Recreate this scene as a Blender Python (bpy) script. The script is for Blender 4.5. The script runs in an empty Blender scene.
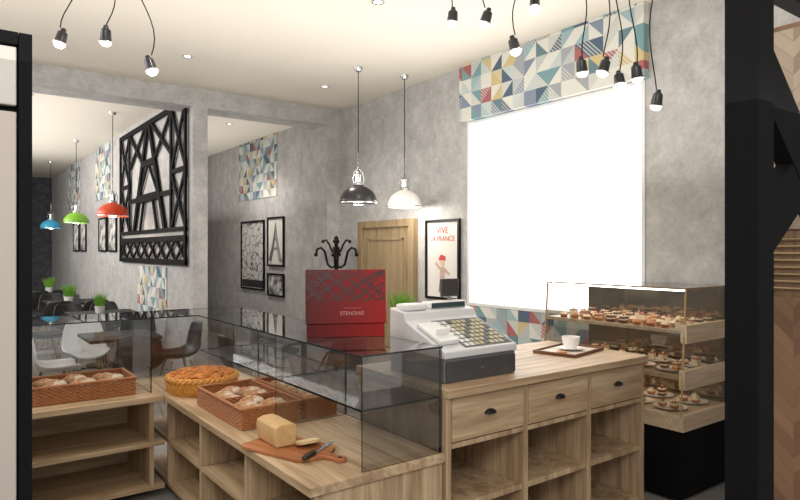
import bpy, math, random
from mathutils import Vector, Matrix, Euler
import bmesh
random.seed(7)
PI=math.pi
scene=bpy.context.scene
scene.view_settings.view_transform='Standard'
scene.view_settings.look='None'
COL=scene.collection
def lin(c): 
    c=c/255.0
    return c/12.92 if c<=0.04045 else ((c+0.055)/1.055)**2.4
def S(r,g,b): return (lin(r),lin(g),lin(b),1)

# ------------------------------------------------------------ materials
def newmat(name):
    m=bpy.data.materials.new(name); m.use_nodes=True
    nt=m.node_tree; bs=nt.nodes['Principled BSDF']
    return m,nt,bs
def pm(name,col,rough=.5,metal=0,emit=None,es=0,var=.08,scale=20,spec=.5,bump=0):
    m,nt,bs=newmat(name)
    tc=nt.nodes.new('ShaderNodeTexCoord'); n=nt.nodes.new('ShaderNodeTexNoise')
    n.inputs['Scale'].default_value=scale; n.inputs['Detail'].default_value=4
    nt.links.new(tc.outputs['Object'],n.inputs['Vector'])
    r=nt.nodes.new('ShaderNodeValToRGB')
    r.color_ramp.elements[0].position=.3; r.color_ramp.elements[1].position=.7
    r.color_ramp.elements[0].color=tuple(min(1,c*(1-var)) for c in col[:3])+(1,)
    r.color_ramp.elements[1].color=tuple(min(1,c*(1+var)) for c in col[:3])+(1,)
    nt.links.new(n.outputs['Fac'],r.inputs['Fac']); nt.links.new(r.outputs['Color'],bs.inputs['Base Color'])
    bs.inputs['Roughness'].default_value=rough; bs.inputs['Metallic'].default_value=metal
    bs.inputs['Specular IOR Level'].default_value=spec
    if emit: 
        bs.inputs['Emission Color'].default_value=emit; bs.inputs['Emission Strength'].default_value=es
    if bump:
        b=nt.nodes.new('ShaderNodeBump'); b.inputs['Strength'].default_value=bump; b.inputs['Distance'].default_value=.01
        nt.links.new(n.outputs['Fac'],b.inputs['Height']); nt.links.new(b.outputs['Normal'],bs.inputs['Normal'])
    return m
def ramp(nt,stops,interp='LINEAR'):
    r=nt.nodes.new('ShaderNodeValToRGB'); cr=r.color_ramp; cr.interpolation=interp
    while len(cr.elements)<len(stops): cr.elements.new(.5)
    for e,(p,c) in zip(cr.elements,stops): e.position=p; e.color=c
    return r
def wood(name,axis,c1,c2,c3,rough=.5,sc=1.0):
    m,nt,bs=newmat(name)
    tc=nt.nodes.new('ShaderNodeTexCoord'); mp=nt.nodes.new('ShaderNodeMapping')
    s=[11*sc,11*sc,11*sc]; s[axis]=.9*sc
    mp.inputs['Scale'].default_value=s
    nt.links.new(tc.outputs['Object'],mp.inputs['Vector'])
    n=nt.nodes.new('ShaderNodeTexNoise'); n.inputs['Scale'].default_value=1.3; n.inputs['Detail'].default_value=8
    n.inputs['Roughness'].default_value=.62; n.inputs['Distortion'].default_value=.7
    nt.links.new(mp.outputs['Vector'],n.inputs['Vector'])
    r=ramp(nt,[(.28,c1),(.5,c2),(.72,c3)]); nt.links.new(n.outputs['Fac'],r.inputs['Fac'])
    mp2=nt.nodes.new('ShaderNodeMapping'); s2=[70,70,70]; s2[axis]=2.5; mp2.inputs['Scale'].default_value=s2
    nt.links.new(tc.outputs['Object'],mp2.inputs['Vector'])
    n2=nt.nodes.new('ShaderNodeTexNoise'); n2.inputs['Scale'].default_value=1; n2.inputs['Detail'].default_value=3
    nt.links.new(mp2.outputs['Vector'],n2.inputs['Vector'])
    mx=nt.nodes.new('ShaderNodeMix'); mx.data_type='RGBA'; mx.blend_type='MULTIPLY'; mx.inputs['Factor'].default_value=.5
    r2=ramp(nt,[(.3,(.55,.5,.45,1)),(.6,(1,1,1,1))]); nt.links.new(n2.outputs['Fac'],r2.inputs['Fac'])
    nt.links.new(r.outputs['Color'],mx.inputs['A']); nt.links.new(r2.outputs['Color'],mx.inputs['B'])
    nt.links.new(mx.outputs['Result'],bs.inputs['Base Color'])
    bs.inputs['Roughness'].default_value=rough
    b=nt.nodes.new('ShaderNodeBump'); b.inputs['Strength'].default_value=.12; b.inputs['Distance'].default_value=.004
    nt.links.new(n2.outputs['Fac'],b.inputs['Height']); nt.links.new(b.outputs['Normal'],bs.inputs['Normal'])
    return m
OC=(S(138,112,84),S(184,157,124),S(212,188,156))
WX=wood('oak_grain_x',0,*OC); WY=wood('oak_grain_y',1,*OC); WZ=wood('oak_grain_z',2,*OC)
DOORW=wood('door_oak',2,S(128,108,80),S(154,134,102),S(172,152,118))
BRW=wood('brown_wood',2,S(96,72,54),S(128,98,74),S(150,118,92))
CUTW=wood('cutting_board_wood',1,S(132,76,42),S(168,104,62),S(194,132,86))
def concrete(name,c1,c2,c3):
    m,nt,bs=newmat(name); tc=nt.nodes.new('ShaderNodeTexCoord')
    n=nt.nodes.new('ShaderNodeTexNoise'); n.inputs['Scale'].default_value=5.5; n.inputs['Detail'].default_value=14; n.inputs['Roughness'].default_value=.82; n.inputs['Distortion'].default_value=.1
    nt.links.new(tc.outputs['Object'],n.inputs['Vector'])
    r=ramp(nt,[(.34,c1),(.5,c2),(.66,c3)]); nt.links.new(n.outputs['Fac'],r.inputs['Fac'])
    nt.links.new(r.outputs['Color'],bs.inputs['Base Color']); bs.inputs['Roughness'].default_value=.75
    b=nt.nodes.new('ShaderNodeBump'); b.inputs['Strength'].default_value=.1; b.inputs['Distance'].default_value=.01
    nt.links.new(n.outputs['Fac'],b.inputs['Height']); nt.links.new(b.outputs['Normal'],bs.inputs['Normal'])
    return m
CONC=concrete('concrete_plaster',S(150,148,147),S(174,172,170),S(196,194,192))
CONCD=concrete('dark_concrete',S(40,42,46),S(66,68,72),S(98,100,104))
CEIL=pm('ceiling_paint',S(226,219,206),.9,var=.015,scale=2)
FLOOR=pm('floor_screed',S(130,127,124),.45,var=.2,scale=1.5)
BLK=pm('black_lacquer',S(14,14,16),.5,var=.1,spec=.25)
BLKM=pm('black_metal',S(20,20,22),.4,.3,var=.1)
SHELFBLK=pm('matte_black',S(9,9,11),.75,var=.1,spec=.15)
WHT=pm('white_plastic',S(222,222,221),.35,var=.02)
CER=pm('white_ceramic',S(245,243,240),.15,var=.01)
GRY=pm('grey_plastic',S(130,132,136),.4,var=.03)
CHR=pm('chrome',S(210,210,210),.15,1,var=.02)
STEEL=pm('blade_steel',S(200,202,205),.22,.9,var=.04)
CABP=pm('beige_panel',S(172,162,155),.55,var=.02,scale=3)
WEAVE=pm('brown_wicker',S(164,106,66),.6,var=.2,scale=60)
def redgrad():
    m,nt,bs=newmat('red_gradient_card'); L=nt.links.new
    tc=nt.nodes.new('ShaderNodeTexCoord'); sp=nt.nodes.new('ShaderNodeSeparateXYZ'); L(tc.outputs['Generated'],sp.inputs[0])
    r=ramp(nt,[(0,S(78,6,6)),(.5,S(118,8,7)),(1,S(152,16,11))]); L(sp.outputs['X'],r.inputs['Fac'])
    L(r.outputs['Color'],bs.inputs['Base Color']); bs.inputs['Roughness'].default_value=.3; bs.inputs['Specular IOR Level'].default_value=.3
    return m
RED=redgrad()
GRN=pm('grass_green',S(110,160,50),.6,var=.3,scale=40)
POT=pm('white_pot',S(215,215,212),.4,var=.02)
LAMPW=pm('bulb_glow',(1,.95,.85,1),.5,emit=(1,.95,.86,1),es=9)
def glass(name,tint,base=.05,k=.75):
    m=bpy.data.materials.new(name); m.use_nodes=True; nt=m.node_tree; nt.nodes.clear()
    o=nt.nodes.new('ShaderNodeOutputMaterial'); t=nt.nodes.new('ShaderNodeBsdfTransparent'); g=nt.nodes.new('ShaderNodeBsdfGlossy')
    t.inputs['Color'].default_value=tint; g.inputs['Roughness'].default_value=.01; g.inputs['Color'].default_value=(.9,.9,.9,1)
    lw=nt.nodes.new('ShaderNodeLayerWeight'); lw.inputs['Blend'].default_value=.5
    p=nt.nodes.new('ShaderNodeMath'); p.operation='POWER'; p.inputs[1].default_value=4; nt.links.new(lw.outputs['Facing'],p.inputs[0])
    q=nt.nodes.new('ShaderNodeMath'); q.operation='MULTIPLY_ADD'; q.inputs[1].default_value=k; q.inputs[2].default_value=base; nt.links.new(p.outputs[0],q.inputs[0])
    mx=nt.nodes.new('ShaderNodeMixShader')
    nt.links.new(q.outputs[0],mx.inputs[0]); nt.links.new(t.outputs[0],mx.inputs[1]); nt.links.new(g.outputs[0],mx.inputs[2]); nt.links.new(mx.outputs[0],o.inputs['Surface'])
    return m
GLS=glass('smoked_clear_glass',(.64,.65,.65,1),.12)
GLM=glass('light_smoked_glass',(.84,.85,.85,1),.10,.5)
GLC=glass('case_glass',(.74,.73,.70,1),.14,.6)
GLE=pm('glass_edge',S(22,30,30),.1,var=.05)
GLEB=pm('glass_edge_pale',S(140,156,152),.15,var=.05)
def emis(name,c,s):
    m=bpy.data.materials.new(name); m.use_nodes=True; nt=m.node_tree; nt.nodes.clear()
    o=nt.nodes.new('ShaderNodeOutputMaterial'); e=nt.nodes.new('ShaderNodeEmission'); e.inputs[0].default_value=c; e.inputs[1].default_value=s
    nt.links.new(e.outputs[0],o.inputs['Surface']); return m
WINE=emis('daylight_pane',(1,.985,.97,1),3.4)
def mathf(nt):
    def M(op,a,b=None,c=None):
        n=nt.nodes.new('ShaderNodeMath'); n.operation=op
        for i,v in enumerate((a,b,c)):
            if v is None: continue
            if isinstance(v,(int,float)): n.inputs[i].default_value=v
            else: nt.links.new(v,n.inputs[i])
        return n.outputs[0]
    return M
def pattern():
    m,nt,bs=newmat('triangle_patchwork'); L=nt.links.new; N=nt.nodes.new
    tc=N('ShaderNodeTexCoord'); sp=N('ShaderNodeSeparateXYZ'); L(tc.outputs['Object'],sp.inputs[0])
    M=mathf(nt)
    u=M('MULTIPLY_ADD',sp.outputs['X'],1/.145,50.13); v=M('MULTIPLY_ADD',sp.outputs['Z'],1/.145,50.07)
    cu=M('FLOOR',u); cv=M('FLOOR',v); fu=M('FRACT',u); fv=M('FRACT',v)
    cb=N('ShaderNodeCombineXYZ'); L(cu,cb.inputs[0]); L(cv,cb.inputs[1]); wn=N('ShaderNodeTexWhiteNoise'); wn.noise_dimensions='3D'; L(cb.outputs[0],wn.inputs['Vector'])
    pick=M('GREATER_THAN',wn.outputs['Value'],.5)
    a=M('GREATER_THAN',fu,fv); b=M('GREATER_THAN',M('ADD',fu,fv),1)
    side=M('ADD',M('MULTIPLY',a,pick),M('MULTIPLY',b,M('SUBTRACT',1,pick)))
    cb2=N('ShaderNodeCombineXYZ'); L(cu,cb2.inputs[0]); L(cv,cb2.inputs[1]); L(M('ADD',side,3.5),cb2.inputs[2])
    w2=N('ShaderNodeTexWhiteNoise'); w2.noise_dimensions='3D'; L(cb2.outputs[0],w2.inputs['Vector'])
    wh=S(206,205,196)
    cols=[wh,S(112,146,150),S(190,190,184),S(76,94,112),wh,S(190,174,128),S(176,180,178),S(146,170,174),S(150,154,158),S(158,92,94),S(180,190,188),S(98,122,130),wh,S(122,134,152)]
    r=ramp(nt,[(i/len(cols),c) for i,c in enumerate(cols)],'CONSTANT'); L(w2.outputs['Value'],r.inputs['Fac'])
    sc=N('ShaderNodeSeparateColor'); L(w2.outputs['Color'],sc.inputs[0])
    st=M('GREATER_THAN',M('FRACT',M('MULTIPLY',M('ADD',fu,fv),4)),.55)
    dots=M('MULTIPLY',st,M('GREATER_THAN',sc.outputs[1],.75))
    mx=N('ShaderNodeMix'); mx.data_type='RGBA'; L(M('MULTIPLY',dots,.6),mx.inputs['Factor']); L(r.outputs['Color'],mx.inputs['A']); mx.inputs['B'].default_value=wh
    L(mx.outputs['Result'],bs.inputs['Base Color']); bs.inputs['Roughness'].default_value=.8
    return m
PAT=pattern()
def chevron(name,c1,c2,c3):
    m,nt,bs=newmat(name); L=nt.links.new; N=nt.nodes.new; M=mathf(nt)
    tc=N('ShaderNodeTexCoord'); sp=N('ShaderNodeSeparateXYZ'); L(tc.outputs['Object'],sp.inputs[0])
    u=M('MULTIPLY',sp.outputs['Y'],1/.3); f=M('ABSOLUTE',M('SUBTRACT',M('FRACT',u),.5))
    v=M('MULTIPLY',M('ADD',sp.outputs['Z'],M('MULTIPLY',f,.3)),1/.08)
    cb=N('ShaderNodeCombineXYZ'); L(M('FLOOR',v),cb.inputs[0]); L(M('FLOOR',M('MULTIPLY',u,2)),cb.inputs[1]); wn=N('ShaderNodeTexWhiteNoise'); wn.noise_dimensions='3D'; L(cb.outputs[0],wn.inputs['Vector'])
    r=ramp(nt,[(0,c1),(.5,c2),(1,c3)]); L(wn.outputs['Value'],r.inputs['Fac'])
    gap=M('LESS_THAN',M('FRACT',v),.06)
    mx=N('ShaderNodeMix'); mx.data_type='RGBA'; L(M('MULTIPLY',gap,.4),mx.inputs['Factor']); L(r.outputs['Color'],mx.inputs['A']); mx.inputs['B'].default_value=S(80,62,48)
    L(mx.outputs['Result'],bs.inputs['Base Color']); bs.inputs['Roughness'].default_value=.6; return m
CHP=chevron('pale_chevron_wood',S(132,116,98),S(150,134,116),S(166,150,132)); CHB=chevron('brown_chevron_wood',S(112,82,60),S(128,96,72),S(144,110,84))
def mapart():
    m,nt,bs=newmat('city_map_print'); L=nt.links.new
    tc=nt.nodes.new('ShaderNodeTexCoord'); nz=nt.nodes.new('ShaderNodeTexNoise'); nz.inputs['Scale'].default_value=4; L(tc.outputs['Object'],nz.inputs['Vector'])
    mx=nt.nodes.new('ShaderNodeMix'); mx.data_type='RGBA'; mx.blend_type='ADD'; mx.inputs['Factor'].default_value=.25; L(tc.outputs['Object'],mx.inputs['A']); L(nz.outputs['Color'],mx.inputs['B'])
    v=nt.nodes.new('ShaderNodeTexVoronoi'); v.feature='DISTANCE_TO_EDGE'; v.inputs['Scale'].default_value=6.5
    L(mx.outputs['Result'],v.inputs['Vector']); r=ramp(nt,[(0,S(60,60,62)),(.03,S(70,70,72)),(.055,S(205,204,200))]); L(v.outputs['Distance'],r.inputs['Fac'])
    L(r.outputs['Color'],bs.inputs['Base Color']); return m
MAPM=mapart()
def blotch():
    m,nt,bs=newmat('sketch_print'); L=nt.links.new
    tc=nt.nodes.new('ShaderNodeTexCoord'); v=nt.nodes.new('ShaderNodeTexNoise'); v.inputs['Scale'].default_value=6; v.inputs['Detail'].default_value=8
    L(tc.outputs['Object'],v.inputs['Vector']); r=ramp(nt,[(.42,S(90,90,92)),(.5,S(165,163,160)),(.58,S(215,213,209))]); L(v.outputs['Fac'],r.inputs['Fac'])
    L(r.outputs['Color'],bs.inputs['Base Color']); return m
SKM=blotch()
def breadmat():
    m,nt,bs=newmat('floured_crust'); L=nt.links.new
    tc=nt.nodes.new('ShaderNodeTexCoord'); v=nt.nodes.new('ShaderNodeTexNoise'); v.inputs['Scale'].default_value=18; v.inputs['Detail'].default_value=6
    L(tc.outputs['Object'],v.inputs['Vector']); r=ramp(nt,[(.35,S(150,100,62)),(.5,S(186,146,110)),(.64,S(222,210,194))]); L(v.outputs['Fac'],r.inputs['Fac'])
    L(r.outputs['Color'],bs.inputs['Base Color']); bs.inputs['Roughness'].default_value=.75
    return m
BRD=breadmat()
PASTRY=pm('golden_pastry',S(190,116,50),.5,var=.4,scale=30,bump=.4)
PASTRYL=pm('golden_crust',S(200,138,62),.5,var=.3,scale=45,bump=.4)
CRUST=pm('pale_crust',S(200,164,114),.6,var=.12,scale=25)
CRUMB=pm('white_crumb',S(236,216,170),.8,var=.08,scale=60,bump=.3)

# ------------------------------------------------------------ mesh builder
class B:
    def __init__(s): s.v=[];s.f=[];s.m=[]
    def add(s,vs,fs,m=0,M=None):
        o=len(s.v)
        for p in vs:
            p=Vector(p); s.v.append(M@p if M else p)
        for f in fs: s.f.append([i+o for i in f]); s.m.append(m)
        return s
    def box(s,x0,x1,y0,y1,z0,z1,m=0,M=None):
        vs=[(x,y,z) for x in (x0,x1) for y in (y0,y1) for z in (z0,z1)]
        return s.add(vs,[(0,1,3,2),(4,6,7,5),(0,4,5,1),(2,3,7,6),(0,2,6,4),(1,5,7,3)],m,M)
    def prism(s,poly,y0,y1,m=0,M=None,ax='y'):
        n=len(poly)
        def P(a,b,c): return (a,c,b) if ax=='y' else ((c,a,b) if ax=='x' else (a,b,c))
        vs=[P(a,b,y0) for a,b in poly]+[P(a,b,y1) for a,b in poly]
        fs=[list(range(n)),list(range(2*n-1,n-1,-1))]+[(i,(i+1)%n,(i+1)%n+n,i+n) for i in range(n)]
        return s.add(vs,fs,m,M)
    def tube(s,pts,r,n=8,m=0,closed=False,M=None):
        pts=[Vector(p) for p in pts]; k=len(pts); rs=r if isinstance(r,(list,tuple)) else [r]*k
        vs=[];up=None
        for i,p in enumerate(pts):
            if closed: t=(pts[(i+1)%k]-pts[i-1])
            else: t=pts[min(i+1,k-1)]-pts[max(i-1,0)]
            if t.length<1e-9: t=Vector((0,0,1))
            t.normalize()
            if up is None:
                up=Vector((0,0,1)) if abs(t.z)<.9 else Vector((1,0,0))
            a=up-t*up.dot(t)
            if a.length<1e-6: a=t.orthogonal()
            a.normalize(); up=a; b=t.cross(a)
            for j in range(n):
                an=2*PI*j/n; vs.append(p+(a*math.cos(an)+b*math.sin(an))*rs[i])
        fs=[]
        for i in range(k if closed else k-1):
            i2=(i+1)%k
            for j in range(n): fs.append((i*n+j,i*n+(j+1)%n,i2*n+(j+1)%n,i2*n+j))
        if not closed: fs+= [list(range(n))[::-1],[ (k-1)*n+j for j in range(n)]]
        return s.add(vs,fs,m,M)
    def lathe(s,prof,c=(0,0,0),n=24,m=0,M=None,flute=0,fn=12):
        vs=[];k=len(prof)
        for r,z in prof:
            for j in range(n):
                a=2*PI*j/n; rr=max(r,1e-5)*(1+flute*math.cos(fn*a))
                vs.append((c[0]+rr*math.cos(a),c[1]+rr*math.sin(a),c[2]+z))
        fs=[(i*n+j,i*n+(j+1)%n,(i+1)*n+(j+1)%n,(i+1)*n+j) for i in range(k-1) for j in range(n)]
        return s.add(vs,fs,m,M)
    def blob(s,c,rx,ry,rz,m=0,n=16,k=10,M=None,flat=0,fn=None):
        T=Matrix.Translation(c) if M is None else M@Matrix.Translation(c)
        vs=[];fs=[]
        for i in range(k+1):
            th=PI*i/k
            for j in range(n):
                a=2*PI*j/n; x,y,z=math.sin(th)*math.cos(a),math.sin(th)*math.sin(a),math.cos(th)
                if z<-flat and flat: z=-flat
                q=Vector((x*rx,y*ry,z*rz))
                if fn: q=fn(q)
                vs.append(q)
        for i in range(k):
            for j in range(n): fs.append((i*n+j,(i+1)*n+j,(i+1)*n+(j+1)%n,i*n+(j+1)%n))
        return s.add(vs,fs,m,T)
    def bar(s,p,q,w,y0,y1,m=0):
        p=Vector((p[0],p[1]));q=Vector((q[0],q[1]));d=(q-p).normalized();nn=Vector((-d.y,d.x))*w/2
        return s.prism([tuple(p-nn),tuple(q-nn),tuple(q+nn),tuple(p+nn)],y0,y1,m)
    def build(s,name,mats,parent=None,loc=(0,0,0),rot=(0,0,0),bevel=0,smooth=True,merge=True,label=None,cat=None,group=None,kind=None):
        me=bpy.data.meshes.new(name)
        me.from_pydata([tuple(v) for v in s.v],[],s.f)
        if not isinstance(mats,(list,tuple)): mats=[mats]
        for mm in mats: me.materials.append(mm)
        for p,mi in zip(me.polygons,s.m): p.material_index=mi
        bm=bmesh.new(); bm.from_mesh(me)
        if merge: bmesh.ops.remove_doubles(bm,verts=bm.verts,dist=1e-5)
        bmesh.ops.recalc_face_normals(bm,faces=bm.faces); bm.to_mesh(me); bm.free()
        if smooth:
            me.polygons.foreach_set('use_smooth',[True]*len(me.polygons)); me.set_sharp_from_angle(angle=math.radians(38))
        me.update()
        o=bpy.data.objects.new(name,me); COL.objects.link(o)
        o.location=loc; o.rotation_euler=rot
        if parent: o.parent=parent
        if bevel:
            b=o.modifiers.new('bevel','BEVEL'); b.width=bevel; b.segments=2; b.limit_method='ANGLE'
        if label: o['label']=label
        if cat: o['category']=cat
        if group: o['group']=group
        if kind: o['kind']=kind
        return o
def thing(name,label,cat,loc=(0,0,0),rz=0,group=None):
    e=bpy.data.objects.new(name,None); COL.objects.link(e); e.location=loc; e.rotation_euler=(0,0,rz); e.empty_display_size=.05
    e['label']=label; e['category']=cat
    if group: e['group']=group
    return e
def bx(name,x0,x1,y0,y1,z0,z1,mat,parent=None,bevel=.002,**k):
    return B().box(x0,x1,y0,y1,z0,z1).build(name,mat,parent,bevel=bevel,smooth=False,**k)
def dup(root,loc,rz=None,label=None,rot=None,scale=None):
    r=root.copy(); COL.objects.link(r); r.location=loc
    if rz is not None: r.rotation_euler=(0,0,rz)
    if rot is not None: r.rotation_euler=rot
    if scale is not None: r.scale=(scale,)*3
    if label: r['label']=label
    def rec(src,dst):
        for c in list(src.children):
            n=c.copy(); COL.objects.link(n); n.parent=dst; rec(c,n)
    rec(root,r); return r
def text(name,body,size,mat,parent,loc,rot=(PI/2,0,0),align='CENTER',ext=.0008):
    cu=bpy.data.curves.new(name,'FONT'); cu.body=body; cu.size=size; cu.align_x=align; cu.extrude=ext
    t=bpy.data.objects.new('tmp_text',cu); COL.objects.link(t); bpy.context.view_layer.update()
    me=bpy.data.meshes.new_from_object(t.evaluated_get(bpy.context.evaluated_depsgraph_get()))
    bpy.data.objects.remove(t); me.materials.clear(); me.materials.append(mat)
    o=bpy.data.objects.new(name,me); COL.objects.link(o); o.parent=parent; o.location=loc; o.rotation_euler=rot
    return o
def structure(b,name,mat,bevel=0,loc=(0,0,0),smooth=False):
    return b.build(name,mat,loc=loc,bevel=bevel,smooth=smooth,kind='structure',merge=False)

EYE=1.65; CZ=3.6; XW=4.5; XP=2.45
# ------------------------------------------------------------ room shell
structure(B().box(-1.7,4.65,-1.5,19.2,-.1,0),'floor',FLOOR)
structure(B().box(-1.7,4.65,-.6,19.2,CZ,CZ+.1),'ceiling',CEIL)
WY0,WY1,WZ0,WZ1=2.81,4.87,1.07,3.0
w=B(); w.box(XW,4.65,WY1,19.2,0,CZ).box(XW,4.65,-1.5,WY0,0,CZ).box(XW,4.65,WY0,WY1,0,WZ0).box(XW,4.65,WY0,WY1,WZ1,CZ)
structure(w,'wall_right',CONC)
structure(B().box(-1.85,-1.7,-1.5,19.2,0,CZ),'wall_left',CONC)
structure(B().box(-1.7,4.65,19.2,19.35,0,CZ),'wall_back',CONCD)
structure(B().box(XP,XP+.18,7.5,7.9,0,3.38).box(XP,XP+.18,7.9,19.2,0,CZ),'wall_partition',CONC)
structure(B().box(-1.7,XW,7.5,7.9,3.38,CZ),'trim_1',CONC)
structure(B().box(4.3,XW,7.5,7.9,0,3.38),'trim_2',CONC)
structure(B().box(4.56,4.6,WY0,WY1,WZ0,WZ1),'window_1',WINE)
fr=B(); t=.03
fr.box(4.49,4.56,WY0-.0,WY0+t,WZ0,WZ1).box(4.49,4.56,WY1-t,WY1,WZ0,WZ1).box(4.49,4.56,WY0+t,WY1-t,WZ0,WZ0+t).box(4.49,4.56,WY0+t,WY1-t,WZ1-t,WZ1)
structure(fr,'trim_3',WHT)
def panel(y0,y1,z0,z1,x=XW,th=.012,lab='geometric triangle patchwork wall panel in teal, red and mustard'):
    p=B().box(-(y1-y0)/2,(y1-y0)/2,-th,0,0,z1-z0)
    return p.build('patterned_wall_panel',PAT,loc=(x-.001,(y0+y1)/2,z0),rot=(0,0,-PI/2),smooth=False,label=lab,cat='wall panel')
panel(WY0-.03,WY1+.06,WZ1+.005,CZ-.002,th=.07,lab='triangle patchwork pelmet above the bright shop window')
panel(WY0,WY1,.1,WZ0-.005,lab='triangle patchwork panel below the bright shop window')
panel(9.5,11.1,2.55,CZ-.003,lab='triangle patchwork panel high above framed pictures')
panel(8.55,10.07,.7,1.42,x=XP,lab='triangle patchwork panel under the black lattice')
panel(12.0,13.3,2.6,CZ-.003,x=XP,lab='triangle patchwork panel high on the dining room wall')
panel(15.0,16.5,2.6,CZ-.003,x=XP,lab='triangle patchwork panel at the deep end of dining room')
structure(B().box(4.455,4.499,5.83,6.83,.005,1.93),'door_1',DOORW,bevel=.004)
df=B().box(4.43,4.5,5.73,5.83,0,2.02).box(4.43,4.5,6.83,6.93,0,2.02).box(4.43,4.5,5.83,6.83,1.93,2.02)
for z0,z1 in ((.15,1.8),):
    df.box(4.443,4.455,5.95,6.71,z0,z0+.03).box(4.443,4.455,5.95,6.71,z1-.03,z1).box(4.443,4.455,5.95,5.98,z0,z1).box(4.443,4.455,6.68,6.71,z0,z1)
structure(df,'trim_4',DOORW,bevel=.003)
hd=thing('door_handle','brushed metal lever handle on the oak door','handle',(4.455,5.90,1.0),-PI/2)
B().lathe([(0,0),(.026,0),(.026,.008),(0,.008)],M=Matrix.Rotation(PI/2,4,'X')).tube([(0,0,0),(0,-.05,0),(-.11,-.055,0)],.008).build('lever',CHR,hd)

# ------------------------------------------------------------ pictures
def frame(y0,y1,z0,z1,x,art,label,name='framed_picture'):
    w=y1-y0;h=z1-z0
    r=thing(name,label,'picture',(x-.002,(y0+y1)/2,z0),-PI/2)
    f=B(); b=.028
    f.box(-w/2,-w/2+b,-.03,0,0,h).box(w/2-b,w/2,-.03,0,0,h).box(-w/2+b,w/2-b,-.03,0,0,b).box(-w/2+b,w/2-b,-.03,0,h-b,h)
    f.build('picture_frame',BLK,r,smooth=False)
    bx('print',-w/2+b,w/2-b,-.012,0,b,h-b,art,r,bevel=0)
    return r,w,h
PAPER=pm('poster_paper',S(216,212,206),.8,var=.02)
r,w_,h_=frame(9.98,10.99,.95,2.17,XW,MAPM,'large black framed black and white street map print')
bx('map_title_band',-.46,.46,-.014,-.0125,.04,.17,pm('map_band',S(40,40,42),.8),r,bevel=0)
r,w_,h_=frame(9.22,9.84,1.38,2.2,XW,PAPER,'black framed print of an iron tower')
tw=B()
for s_ in (-1,1): tw.tube([(s_*.2,-.014,.1),(s_*.1,-.014,.3),(s_*.04,-.014,.5),(0,-.014,.74)],[.035,.028,.02,.006],n=6)
tw.bar((-.14,.3),(.14,.3),.03,-.02,-.012).bar((-.08,.45),(.08,.45),.025,-.02,-.012)
tw.build('tower_drawing',GRY,r)
frame(9.22,9.84,.88,1.26,XW,SKM,'small black framed sketch print below the tower print')
r,w_,h_=frame(4.98,5.56,1.1,1.99,XW,PAPER,'black framed cream poster with red French lettering','framed_poster')
REDT=pm('red_ink',S(186,64,60),.7,var=.02)
text('poster_lettering','VIVE',.1,REDT,r,(0,-.014,.735),ext=.001); text('poster_lettering','LA FRANCE',.08,REDT,r,(0,-.014,.65),ext=.001)
g=B(); g.prism([(-.05,.12),(-.035,.36),(.035,.36),(.05,.12)],-.016,-.012,0); g.prism([(.035,.36),(.12,.30),(.115,.27),(.035,.31)],-.016,-.012,0); g.prism([(-.035,.36),(-.11,.42),(-.12,.39),(-.035,.32)],-.016,-.012,0)
hd_=[(.04*math.cos(a*PI/8),.41+.045*math.sin(a*PI/8)) for a in range(16)]
g.prism(hd_,-.016,-.012,1); g.prism([(-.055,.435),(.055,.435),(.05,.48),(-.02,.50),(-.05,.47)],-.0175,-.012,2)
g.prism([(-.06,.08),(-.045,.2),(.0,.2),(-.005,.08)],-.018,-.012,3); g.prism([(.01,.08),(.0,.2),(.045,.2),(.055,.08)],-.018,-.012,3)
g.build('figure_drawing',[pm('ink_grey',S(186,160,150),.8),pm('ink_skin',S(214,180,155),.8),REDT,pm('ink_dark',S(150,120,120),.8)],r)
for y0,y1,z0,z1 in ((11.45,12.1,1.62,2.25),(12.25,12.9,1.62,2.25),(14.2,14.85,1.62,2.25),(15.0,15.7,1.62,2.25)):
    frame(y0,y1,z0,z1,XP,SKM,'small black framed print on the dining room wall')

# ------------------------------------------------------------ iron tower lattice
L=thing('wall_lattice','matt black wooden lattice of an iron tower on grey wall','wall decoration',(XP-.02,9.37,1.46),-PI/2)
W2,H2=1.72,2.05
LB=SHELFBLK
b=B(); y0,y1=-.028,0
for p,q,w_ in (((-W2,0.035),(W2,.035),.07),((-W2,H2-.035),(W2,H2-.035),.07),((-W2+.03,0),(-W2+.03,H2),.06),((W2-.03,0),(W2-.03,H2),.06)): b.bar(p,q,w_,y0,y1)
b.build('outer_frame',LB,L,smooth=False)
b=B(); nc=8
b.bar((-W2,.34),(W2,.34),.07,-.026,-.001).bar((-W2,.46),(W2,.46),.045,-.026,-.001)
for i in range(nc):
    xa=-W2+2*W2*i/nc; xb=-W2+2*W2*(i+1)/nc
    b.bar((xa,.05),(xb,.33),.04,-.024,-.002).bar((xa,.33),(xb,.05),.04,-.022,-.002)
b.build('lower_truss',LB,L,smooth=False)
b=B()
for s_ in (-1,1):
    b.bar((s_*.82,.46),(0.03*s_,2.02),.095,-.028,0).bar((s_*.46,.46),(s_*.22,.95),.06,-.026,0)
    b.bar((s_*.52,.95),(0,1.45),.045,-.024,-.001)
b.bar((-.62,.95),(.62,.95),.11,-.029,0).bar((-.36,1.45),(.36,1.45),.09,-.029,0).bar((-1.1,.95),(-.62,.95),.06,-.024,0).bar((1.1,.95),(.62,.95),.06,-.024,0)
b.build('tower_truss',LB,L,smooth=False)
b=B()
for s_ in (-1,1):
    b.bar((s_*1.1,.46),(s_*1.1,2.02),.07,-.025,0).bar((s_*1.1,1.2),(s_*1.7,1.2),.055,-.025,0)
    for (z0,z1) in ((.46,1.2),(1.2,2.02)):
        b.bar((s_*1.1,z0),(s_*1.7,z1),.055,-.024,0).bar((s_*1.1,z1),(s_*1.7,z0),.055,-.022,0)
    b.bar((s_*1.1,2.0),(s_*.29,1.45),.055,-.023,0).bar((s_*1.1,1.45),(s_*.1,2.02),.055,-.024,0)
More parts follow.
